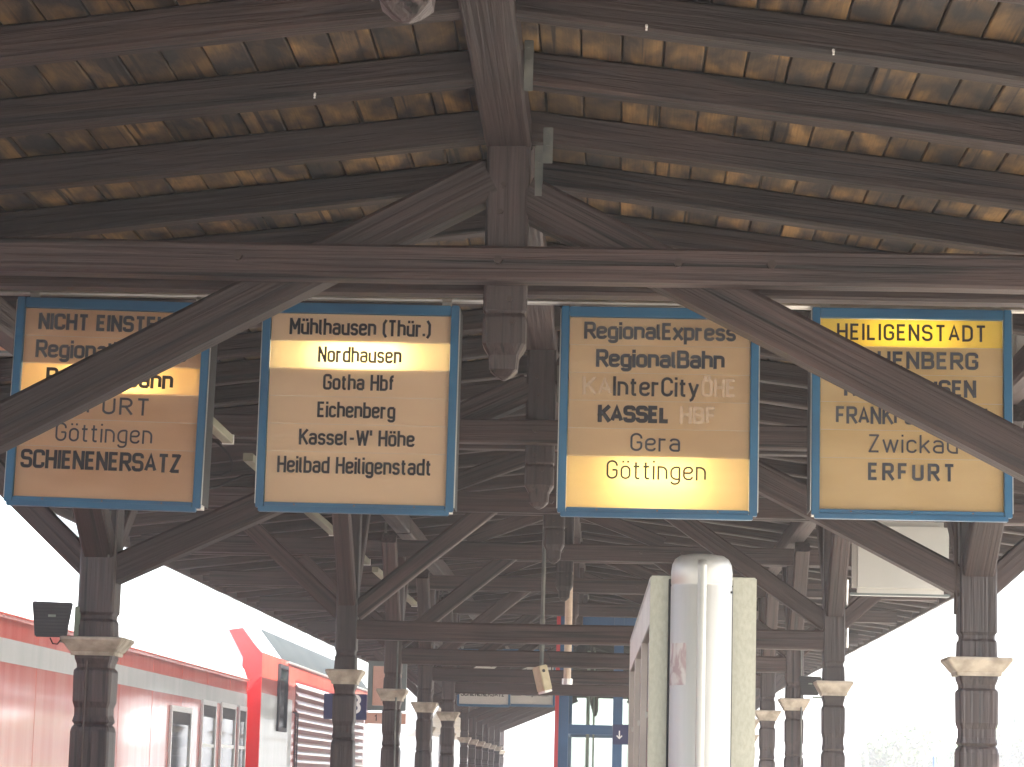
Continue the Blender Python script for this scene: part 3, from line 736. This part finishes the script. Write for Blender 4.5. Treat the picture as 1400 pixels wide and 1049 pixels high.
t = thing('hanging_camera', 'small beige box with white underside hanging on a thin rod in the middle', 'camera box', (-.535, 19.0, EYE + .78))
g = G(); g.tube([(.012, 0, .0), (.012, 0, 1.62)], .014, 8); g.tube([(.012, 0, .12), (.012, 0, .35)], .019, 8); g.build('rod', M['steel'], t)
bx = Matrix.Rotation(math.radians(-14), 4, 'Y') @ Matrix.Rotation(math.radians(28), 4, 'Z')
g = G(); g.box(-.034, .034, -.06, .06, -.17, .01, .006); o = g.build('box', M['beigebox'], t); o.matrix_local = bx
g = G(); g.box(-.031, .031, -.056, .056, -.185, -.1705, .003); o = g.build('lens_cover', M['lens'], t); o.matrix_local = bx
g = G(); g.tube([(-.006, -.0605, -.03), (-.006, -.064, -.03)], .012, 10); o = g.build('socket', M['rubber'], t); o.matrix_local = bx
g = G(); g.tube([(.03, 0, .13), (.06, 0, .09), (.085, 0, .03), (.085, 0, -.03), (.06, 0, -.05), (.03, 0, -.04)], .004, 6); g.build('cable', M['rubber'], t)

# ------------------------------------------------------------------ loudspeakers on posts
def speaker(label, loc, s=1.0, flip=1):
    t = thing('loudspeaker', label, 'loudspeaker', loc, 'post-mounted loudspeakers')
    g = G(); W = .105 * s; f = lambda a, b, y, top, bot: [(-a, y, bot), (b, y, bot), (a * 1.0, y, bot)]
    # tapered cabinet: wider at the top and front
    fr = [(-W * .86, -.09 * s, -.095 * s), (W * .76, -.09 * s, -.095 * s), (W * 1.05, -.09 * s, .09 * s), (-W * 1.08, -.09 * s, .095 * s)]
    bk = [(-W * .45, .08 * s, -.07 * s), (W * .5, .08 * s, -.07 * s), (W * .55, .08 * s, .06 * s), (-W * .5, .08 * s, .06 * s)]
    g.loft([[Vector(v) for v in fr], [Vector(v) for v in bk]])
    c = g.build('cabinet', M['black'], t)
    bm = bmesh.new(); bm.from_mesh(c.data); bmesh.ops.bevel(bm, geom=bm.edges[:], offset=.006 * s, segments=2, affect='EDGES'); bm.to_mesh(c.data); bm.free()
    g = G()
    for i in range(9):
        z = (-.075 + i * .018) * s; a = W * (.80 + .024 * i)
        g.box(-a, a * .9, -.0945 * s, -.0905 * s, z, z + .008 * s)
    g.build('grille', M['rubber'], t)
    boxo('badge', M['greygreen'], t, -.02 * s, .02 * s, -.0985 * s, -.0950 * s, .012 * s, .024 * s)
    g = G(); g.box(flip * W * 1.12 - .012 * s, flip * W * 1.12 + .018 * s, -.03 * s, .05 * s, -.085 * s, .075 * s, .004); g.box(min(flip * W * .3, flip * W * 1.1), max(flip * W * .3, flip * W * 1.1), -.02 * s, .04 * s, -.118 * s, -.1 * s, .003)
    g.box(min(flip * W * 1.2, flip * W * 1.55), max(flip * W * 1.2, flip * W * 1.55), 0, .03 * s, -.04 * s, .04 * s, .003)
    g.build('bracket', M['greygreen'], t)
    g = G(); g.tube([(-.02 * s, -.02, -.095 * s), (-.005 * s, -.02, -.125 * s), (.02 * s, -.02, -.128 * s), (.04 * s, -.02, -.10 * s)], .004 * s, 6); g.build('cable', M['rubber'], t)
    return t
q = unproj(76, 848, 14.0); speaker('dark loudspeaker on the left carved post above its buff capital', q)
q = unproj(1107, 938, 18.6); t = speaker('small dark loudspeaker between the right hand posts, bright gap behind it', q, .72)

# ------------------------------------------------------------------ platform number sign and framed panels behind left posts
q = unproj(482, 966, 20.0)
t = thing('platform_number_sign', 'dark blue platform sign with white 3 behind the second left post', 'sign', q)
g = G(); g.box(-.22, .107, 0, .03, -.10, .095, .004); g.build('sign_panel', M['darkblue'], t)
g = text_geo('3', .092, .145, .024, round_=.24); L = g.build('lettering', M['whiteprint'], t); L.location = (.017, -.0015, .018)
q = unproj(529, 938, 22.6)
t = thing('framed_panel', 'grey framed pale pink lightbox behind the third left post', 'lightbox', q)
g = G(); w_, h_ = .165, .21
for bxx in ((-w_, -w_ + .04, -h_, h_), (w_ - .04, w_, -h_, h_), (-w_ + .04, w_ - .04, -h_, -h_ + .04), (-w_ + .04, w_ - .04, h_ - .04, h_)): g.box(bxx[0], bxx[1], -.012, .06, bxx[2], bxx[3], .003)
g.build('frame', M['greyframe'], t)
boxo('panel', M['pinkpanel'], t, -w_ + .042, w_ - .042, .004, .04, -h_ + .042, h_ - .042)
q = unproj(527, 982, 22.6)
t = thing('number_plate', 'small pale pink plate with a 1 under the grey framed lightbox', 'plate', q)
boxo('plate', M['pinkpanel'], t, -.175, .175, 0, .02, -.05, .045, .002)
g = text_geo('1', .022, .06, .010); L = g.build('lettering', M['inkdark'], t); L.location = (-.085, -.0015, 0)

# ------------------------------------------------------------------ display case with round end post
CX0, CX1, CY0, CY1, CH = .084, .342, 6.42, 9.45, EYE + .493
t = thing('display_case', 'long silver grey timetable display case standing end-on in the foreground', 'display case', ((CX0 + CX1) / 2, CY0, 0))
t.rotation_euler = (0, 0, .010)
def loc_build(g, name, m, smooth=False):
    for v in g.v: v.x -= (CX0 + CX1) / 2; v.y -= CY0
    return g.build(name, m, t, smooth)
g = G(); g.box(CX0 + .03, CX1 - .012, CY0 + .03, CY1 - .03, .35, CH - .012, .004); loc_build(g, 'body', M['caseframe'])
g = G(); g.box(CX0, CX1, CY0, CY0 + .028, .30, CH, .003); loc_build(g, 'end_panel', M['casepanel'])
g = G(); g.box(CX0, CX1, CY1 - .028, CY1, .30, CH, .003); loc_build(g, 'end_panel', M['casepanel'])
g = G(); g.box(CX0 - .0005, CX1 - .001, CY0 + .0285, CY1 - .0285, CH - .011, CH - .001, .002); loc_build(g, 'top_cap', M['caseframe'])
# left face: frame members and recessed panes
ys = [CY0 + .03, CY0 + .09, CY0 + .98, CY0 + 1.06, CY0 + 1.95, CY0 + 2.03, CY1 - .10, CY1 - .03]
for i in range(0, 8, 2):
    g = G(); g.box(CX0 + .001, CX0 + .029, ys[i], ys[i + 1], .35, CH - .012, .002); loc_build(g, 'mullion', M['caseframe'])
for i in range(1, 7, 2):
    g = G(); g.box(CX0 + .001, CX0 + .029, ys[i] + .001, ys[i + 1] - .001, CH - .115, CH - .012, .002); loc_build(g, 'top_rail', M['caseframe'])
    g = G(); g.box(CX0 + .018, CX0 + .024, ys[i] + .002, ys[i + 1] - .002, .5, CH - .117); loc_build(g, 'pane', M['glassdark'])
    g = G(); g.box(CX0 - .006, CX0 + .0005, ys[i] - .03, ys[i] - .02, 1.80, 1.815, .001); loc_build(g, 'latch', M['silver'])
# round post in front
pc = Vector((.206, CY0 - .06, 0)); pr = .074
prof = [(0, pr), (EYE + .463, pr), (EYE + .466, pr - .0015), (EYE + .469, pr), (EYE + .498, pr), (EYE + .516, pr * .965), (EYE + .529, pr * .88), (EYE + .537, pr * .72), (EYE + .541, pr * .4), (EYE + .542, .002)]
n = 48; v = []; f = []
for z, r_ in prof:
    for k in range(n): v.append((pc.x - (CX0 + CX1) / 2 + r_ * math.cos(2 * math.pi * k / n), pc.y - CY0 + r_ * math.sin(2 * math.pi * k / n), z))
for i in range(len(prof) - 1):
    for k in range(n): f.append((i * n + k, i * n + (k + 1) % n, (i + 1) * n + (k + 1) % n, (i + 1) * n + k))
o = mesh('end_post', v, f, M['silver'], t, True)
g = G(); g.tube([(pc.x - .002, pc.y - pr * .88, 0.02), (pc.x - .002, pc.y - pr * .88, EYE + .508), (pc.x - .002, pc.y - pr * .82, EYE + .519)], .0135, 16); loc_build(g, 'post_rib', M['silver'], True)
# dark joint between post and case
g = G(); g.box(pc.x - pr - .004, pc.x + pr + .003, CY0 - .035, CY0 - .001, .3, CH - .01); loc_build(g, 'joint_strip', M['rubber'])
# torn sticker wrapped on the post
v = []; f = []; a0, a1, m_ = math.radians(190), math.radians(240), 8
for j, z in enumerate((EYE + .225, EYE + .325)):
    for k in range(m_ + 1):
        a = a0 + (a1 - a0) * k / m_; v.append((pc.x - (CX0 + CX1) / 2 + (pr + .0008) * math.cos(a), pc.y - CY0 + (pr + .0008) * math.sin(a), z))
for k in range(m_): f.append((k, k + 1, m_ + 2 + k, m_ + 1 + k))
mesh('sticker', v, f, M['sticker'], t)
g = G(); g.tube([(pc.x + pr * .93, pc.y - pr * .35, EYE + .45), (pc.x + pr * .97, pc.y - pr * .37, EYE + .45)], .003, 6); loc_build(g, 'screw', M['rubber'])

# ------------------------------------------------------------------ blue glazed enclosure
EY = 30.2
ex0 = unproj(765, 950, 30.2).x; ex1 = ex0 + 1.75
t = thing('glazed_enclosure', 'blue steel framed glass enclosure with a red left edge further down the platform', 'enclosure', (ex0, EY, 0))
EW, ED, EH = ex1 - ex0, 2.6, EYE + 1.86
def mem(name, m, *b): return boxo(name, m, t, *b, .004)
for yy_ in (0, ED):
    for xx in (0, .615, 1.25, EW - .1):
        mem('column', M['bluesteel'], xx, xx + .11, yy_, yy_ + .11, 0, EH)
for yy_ in (0.005, ED + .005):
    for z0, z1 in ((EH - .13, EH - .001), (EYE + .50, EYE + .605), (.05, .2)):
        for a, b in ((.111, .614), (.726, 1.249), (1.361, EW - .101)):
            mem('crossbar', M['bluesteel'], a, b, yy_, yy_ + .10, z0, z1)
for xx in (0.005, EW - .095):
    for z0, z1 in ((EH - .13, EH - .001), (EYE + .50, EYE + .605), (.05, .2)): mem('crossbar', M['bluesteel'], xx, xx + .09, .111, ED - .001, z0, z1)
mem('edge_strip', M['redpaint'], -.045, -.001, .0, .09, 0, EH - .01)
for a, b in ((.113, .612), (.728, 1.247), (1.363, EW - .103)):
    for z0, z1 in ((.2, EYE + .49), (EYE + .61, EH - .14)):
        boxo('pane', M['glass'], t, a, b, .05, .056, z0, z1); boxo('pane', M['glass'], t, a, b, ED + .05, ED + .056, z0, z1)
    mem('ceiling_panel', M['whiteboard'], a + .02, b - .02, .3, ED - .3, EYE + 1.05, EYE + 1.09)
mem('inner_rail', M['greygreen'], .30, .34, 1.2, 1.24, .1, EYE + 1.5)
mem('inner_rail', M['greygreen'], .38, .40, 1.2, 1.22, .1, EYE + 1.5)
mem('roof_slab', M['greyframe'], .0, EW, .12, ED, EH + .002, EH + .06)
q = unproj(851, 1006, 29.9)
t2 = thing('direction_sign', 'small dark blue sign with white down arrow on the blue enclosure', 'sign', q)
g = G(); g.box(-.11, .32, 0, .03, -.10, .125, .003); g.build('sign_panel', M['darkblue'], t2)
g = G(); g.box(-.007, .007, -.004, -.0015, -.03, .055); g.add([(-.035, -.003, -.005), (-.025, -.003, .005), (0, -.003, -.022), (0, -.003, -.042)], [(0, 1, 2, 3)]); g.add([(.035, -.003, -.005), (.025, -.003, .005), (0, -.003, -.022), (0, -.003, -.042)], [(0, 1, 2, 3)])
L = g.build('arrow', M['whiteprint'], t2); L.location = (-.035, 0, 0)
g = text_geo('3', .045, .075, .012); L = g.build('lettering', M['whiteprint'], t2); L.location = (.09, -.0015, .05)

# ------------------------------------------------------------------ train: coach and locomotive
def extrude_profile(name, prof, y0, y1, m, parent, seg=1, mats=None, fm=None):
    n = len(prof); v = []; f = []; k_ = []
    for j in range(seg + 1):
        y = y0 + (y1 - y0) * j / seg
        for p in prof: v.append((p[0], y, p[1]))
    for j in range(seg):
        for i in range(n):
            f.append((j * n + i, j * n + (i + 1) % n, (j + 1) * n + (i + 1) % n, (j + 1) * n + i)); k_.append(fm[i] if fm else 0)
    f += [tuple(range(n)), tuple(seg * n + i for i in range(n))]; k_ += [0, 0]
    return mesh(name, v, f, m, parent, False, mats, k_ if fm else None)
TX = -4.90
t = thing('passenger_coach', 'red coach with pale stripe below the roof at the left platform edge', 'train coach', (TX - 1.4, 20, 0))
base = Vector((TX - 1.4, 20, 0))
def tb(o): o.location = o.location - base; return o
H1 = EYE + 1.17
body = [(TX, -.1), (TX, H1), (TX - .03, H1 + .03), (TX - 2.77, H1 + .03), (TX - 2.8, H1), (TX - 2.8, -.1)]
tb(extrude_profile('body', body, 4.0, 35.3, M['trainred'], t, 12))
rf = [(TX - .005, H1 + .031)] + [(TX - 1.4 + 1.38 * math.cos(a) , H1 + .031 + .48 * math.sin(a) ** .85) for a in [math.pi * k / 14 for k in range(1, 14)]] + [(TX - 2.795, H1 + .031)]
tb(extrude_profile('roof', rf, 4.0, 35.3, M['trainroof'], t, 6))
g = G(); g.box(TX + .001, TX + .006, 4.0, 35.28, H1 - .36, H1 - .17); tb(g.build('stripe', M['trainwhite'], t))
y = 5.2
while y < 35:                               # panel joints
    g = G(); g.box(TX + .0005, TX + .003, y, y + .005, .1, H1 - .01); tb(g.build('panel_joint', M['trainred'], t)); y += 1.9
g = G(); g.box(TX - .001, TX + .035, 4.0, 35.28, H1 + .0, H1 + .028, .006); tb(g.build('gutter', M['trainred'], t))
for i, (a, b, zt_) in enumerate(((29.2, 30.5, .63), (31.4, 32.4, .76), (32.95, 34.1, .77), (34.5, 35.1, .77))):
    z1 = EYE + zt_; z0 = z1 - 1.05
    g = G()
    g.box(TX + .002, TX + .03, a - .06, b + .06, z1, z1 + .06, .004); g.box(TX + .002, TX + .03, a - .06, a, z0, z1, .004); g.box(TX + .002, TX + .03, b, b + .06, z0, z1, .004); g.box(TX + .002, TX + .03, a - .06, b + .06, z0 - .06, z0, .004)
    fr = g.build('window', M['alu'], t); tb(fr)
    g = G(); g.box(TX + .003, TX + .012, a + .001, b - .001, z0, z1 - .001); g.build('pane', M['winglass'], fr)
    g = G(); g.box(TX + .0125, TX + .02, a + .001, b - .001, z1 - .14, z1 - .002); g.build('blind', M['rubber'], fr)
    if i: g = G(); g.box(TX + .0125, TX + .022, a + .001, b - .001, z1 - .5, z1 - .46); g.build('window_bar', M['alu'], fr)
for yb in (8.5, 31):
    for dy in (-1.2, 1.2):
        g = G(); g.tube([(TX - .3, yb + dy, -.30), (TX - .16, yb + dy, -.30)], .42, 20); tb(g.build('wheel', M['railsteel'], t))

t = thing('diesel_locomotive', 'red locomotive with louvred side and dark roof ahead of the coach', 'locomotive', (TX - 1.4, 44, 0))
base = Vector((TX - 1.4, 44, 0))
LX = TX + .09; HL = EYE + 1.60; LY = 35.9
body = [(LX, -.2), (LX, HL), (LX - 2.98, HL), (LX - 2.98, -.2)]
tb(extrude_profile('body', body, LY + .06, 52, M['trainred'], t, 6))
rf = [(LX - .001, HL + .001), (LX - .33, HL + .42), (LX - .75, HL + .60), (LX - 2.2, HL + .60), (LX - 2.62, HL + .42), (LX - 2.97, HL + .001)]
tb(extrude_profile('roof', rf, LY + 2.2, 52, M['locoroof'], t, 4))
tb(extrude_profile('cab_roof', rf, LY + .06, LY + 2.19, M['trainroof'], t, 2))
# pale cab face with a bright red frame that runs up its edge and over the shoulder of the roof
face = [(LX - .25, -.2), (LX - .25, HL - .08), (LX - .50, HL + .36), (LX - .85, HL + .56), (LX - 2.1, HL + .56), (LX - 2.45, HL + .36), (LX - 2.73, HL - .08), (LX - 2.73, -.2)]
tb(extrude_profile('cab_face', face, LY, LY + .058, M['trainwhite'], t, 1))
fr_ = [(LX + .012, -.2), (LX + .012, HL - .02), (LX - .10, HL + .10), (LX - .27, HL + .32), (LX - .46, HL + .29), (LX - .251, HL - .08), (LX - .251, -.2)]
tb(extrude_profile('cab_frame', fr_, LY - .01, LY + .058, M['cabred'], t, 1))
g = G()
a, b, z0, z1 = LY + 1.9, LY + 2.75, EYE + .62, EYE + 1.46
g.box(LX + .001, LX + .04, a - .07, a, z0, z1, .004); g.box(LX + .001, LX + .04, b, b + .07, z0, z1, .004); g.box(LX + .001, LX + .04, a - .07, b + .07, z1, z1 + .06, .004); g.box(LX + .001, LX + .04, a - .07, b + .07, z0 - .06, z0, .004)
fr = g.build('cab_window', M['rubber'], t); tb(fr); g = G(); g.box(LX + .002, LX + .015, a + .001, b - .001, z0, z1 - .001); g.build('pane', M['winglass'], fr)
g = G(); g.box(LX + .001, LX + .008, LY + .07, LY + 3.6, EYE - .6, HL - .55); tb(g.build('side_panel', M['trainwhite'], t))
g = G(); g.box(LX + .001, LX + .006, LY + 4.0, 51, .6, HL - .24); tb(g.build('louvre_recess', M['locodark'], t))
z = HL - .28
while z > .8:
    g = G(); g.add([(LX + .007, LY + 4.02, z), (LX + .007, 50.9, z), (LX + .05, 50.9, z - .055), (LX + .05, LY + 4.02, z - .055), (LX + .007, LY + 4.02, z - .015), (LX + .007, 50.9, z - .015), (LX + .045, 50.9, z - .07), (LX + .045, LY + 4.02, z - .07)],
                [(0, 1, 2, 3), (4, 5, 6, 7), (2, 3, 7, 6), (0, 3, 7, 4), (1, 2, 6, 5)])
    tb(g.build('louvre_slat', M['louvre'], t)); z -= .125
for a in (LY + 3.7, LY + 3.95):
    g = G(); g.tube([(LX + .06, a, .6), (LX + .06, a, EYE + .85), (LX + .01, a, EYE + .88)], .012, 6); tb(g.build('handrail', M['rubber'], t))
g = G(); g.box(LX + .001, LX + .03, LY + 3.0, 51.5, HL - .03, HL + .0, .005); tb(g.build('gutter', M['alu'], t))

# ------------------------------------------------------------------ far canopy curving away to the left
t = thing('far_canopy', 'distant curving canopy seen under the beams at the end of the platform', 'canopy', (-4, 70, 0))
v = []; f = []
ctr = []
for j in range(13):
    u = j / 12; y = 70 + 75 * u; xe = -1.35 - .068 * (y - 70) - .0006 * (y - 70) ** 2 * .6
    ctr.append((xe, y))
    v += [(xe, y, EYE + 1.90), (xe - 1.7, y, EYE + 2.12), (xe - 3.2, y, EYE + 1.95), (xe, y, EYE + 2.02), (xe - 1.7, y, EYE + 2.24), (xe - 3.2, y, EYE + 2.07)]
for j in range(12):
    a = j * 6; b = a + 6
    f += [(a, a + 1, b + 1, b), (a + 1, a + 2, b + 2, b + 1), (a + 3, a + 4, b + 4, b + 3), (a + 4, a + 5, b + 5, b + 4), (a, a + 3, b + 3, b), (a + 2, a + 5, b + 5, b + 2)]
mf = mat('far_canopy_boarding', (0.16, 0.13, 0.085), .8, col2=(0.24, 0.20, 0.13), scale=(1, .3, 1))
f.append((0, 1, 4, 3)); f.append((1, 2, 5, 4))
mesh('roof', v, f, mf, t).location = (4, -70, 0)
for j in range(0, 13, 2):
    for dx in (-1.6,):
        x, y = ctr[j][0] + dx, ctr[j][1]
        g = G(); g.loft([oct_ring(0, 0, a, a * .1, z) for z, a in post_profile(0, .09, EYE + 1.99)]); o = g.build('post', M['post'], t); o.location = (x + 4, y - 70, 0)
        capital(0, 0, EYE + .655, .9, o)

# ------------------------------------------------------------------ distance on the right: bracket arm, poles, building, trees
t = thing('signal_bracket', 'dark bracket arm with diagonal stay at the right picture edge', 'bracket', (5.2, 27.0, -.9))
q = unproj(1368, 990, 27.5)
g = G(); g.box(q.x - t.location.x, q.x - t.location.x + 1.6, -.03, .03, q.z + .9, q.z + .96, .004); g.build('arm', M['greyframe'], t)
beam('stay', (q.x + .12, t.location.y, q.z - .02), (q.x + .75, t.location.y, q.z - .62), .04, .05, M['greyframe'], t)
g = G(); g.box(q.x - t.location.x + 1.1, q.x - t.location.x + 1.24, -.07, .07, 0, 3.2, .005); g.build('mast', M['greyframe'], t)
for px, hh, lab in ((1185, .085, 'short thin dark stake between the two right hand posts'), (1277, .10, 'thin blue stake left of the nearest right hand post'), (1364, .45, 'thin grey pole right of the nearest right hand post')):
    q = unproj(px, 1049, 60); g = G(); g.tube([(0, 0, 0), (0, 0, q.z + .9 + hh + .15)], .035, 8); g.tube([(0, 0, q.z + .9 + hh + .15), (0, 0, q.z + .9 + hh + .2)], [.035, .004], 8)
    o = g.build('stake', M['greyframe'] if px != 1277 else M['bluesteel']); o.location = (q.x, q.y, -.915); tag(o, lab, 'stake')
t = thing('station_building', 'long pale rendered building with pale roof far beyond the right tracks', 'building', (28, 120, -.91))
boxo('wall', M['facade'], t, -16, 22, 0, 12, 0, 3.6)
mesh('roof', [(-16.5, -.5, 3.61), (22.5, -.5, 3.61), (22.5, 12.5, 3.61), (-16.5, 12.5, 3.61), (-16.5, 6, 5.4), (22.5, 6, 5.4)], [(0, 1, 5, 4), (2, 3, 4, 5), (0, 3, 4), (1, 2, 5), (0, 1, 2, 3)], M['rooftile'], t)
for i in range(9):
    x = -14.5 + i * 4.1; fr = boxo('window', M['inner'], t, x, x + 1.5, -.06, -.001, 1.0, 2.7, .01); boxo('pane', M['winglass'], fr, x + .1, x + 1.4, -.075, -.062, 1.1, 2.6)
def tree(x, y, h, lab, seed):
    rn = random.Random(seed); t = thing('tree', lab, 'tree', (x, y, -.92), 'trees beyond the tracks')
    g = G(); g.tube([(0, 0, 0), (.1, 0, h * .4), (0, .1, h * .75)], [.22, .16, .06], 8)
    for k in range(6):
        a = rn.uniform(0, 6.28); g.tube([(0.05, 0, h * rn.uniform(.3, .6)), (math.cos(a) * h * .22, math.sin(a) * h * .22, h * rn.uniform(.6, .85))], [.08, .02], 6)
    g.build('trunk', M['bark'], t)
    g = G(); cl = [(rn.uniform(-.24, .24) * h, rn.uniform(-.24, .24) * h, rn.uniform(.42, .92) * h, rn.uniform(.09, .17) * h) for _ in range(16)]
    for _ in range(5200):
        c = rn.choice(cl); d = Vector((rn.gauss(0, 1), rn.gauss(0, 1), rn.gauss(0, 1))).normalized() * c[3] * rn.uniform(.6, 1.05)
        p = Vector(c[:3]) + d; a = Vector((rn.gauss(0, 1), rn.gauss(0, 1), rn.gauss(0, 1))).normalized() * .13; b = a.orthogonal().normalized() * .09
        g.add([p - a, p + b, p + a, p - b], [(0, 1, 2, 3)])
    g.build('crown', M['leaf'], t)
tree(10.4, 96, 4.6, 'small leafy tree far right beyond the tracks, left one of the row', 1)
tree(12.6, 99, 4.2, 'small leafy tree far right beyond the tracks, middle one of the row', 2)
tree(14.9, 97, 4.8, 'small leafy tree far right beyond the tracks, right one of the row', 3)

# ------------------------------------------------------------------ thin volume added to imitate lens glare, lift darks and fade the distance
hz = boxo('glare_volume', None, None, -60, 75, -25, 240, -2.2, 9.5)
hm = bpy.data.materials.new('glare_haze'); hm.use_nodes = True; ht = hm.node_tree
for n in list(ht.nodes): ht.nodes.remove(n)
ho = ht.nodes.new('ShaderNodeOutputMaterial'); hv = ht.nodes.new('ShaderNodeVolumePrincipled')
hv.inputs['Density'].default_value = GLARE_DENSITY; hv.inputs['Color'].default_value = (0.92, 0.95, 1, 1)
ht.links.new(hv.outputs[0], ho.inputs['Volume']); hz.data.materials.clear(); hz.data.materials.append(hm); hz['kind'] = 'stuff'
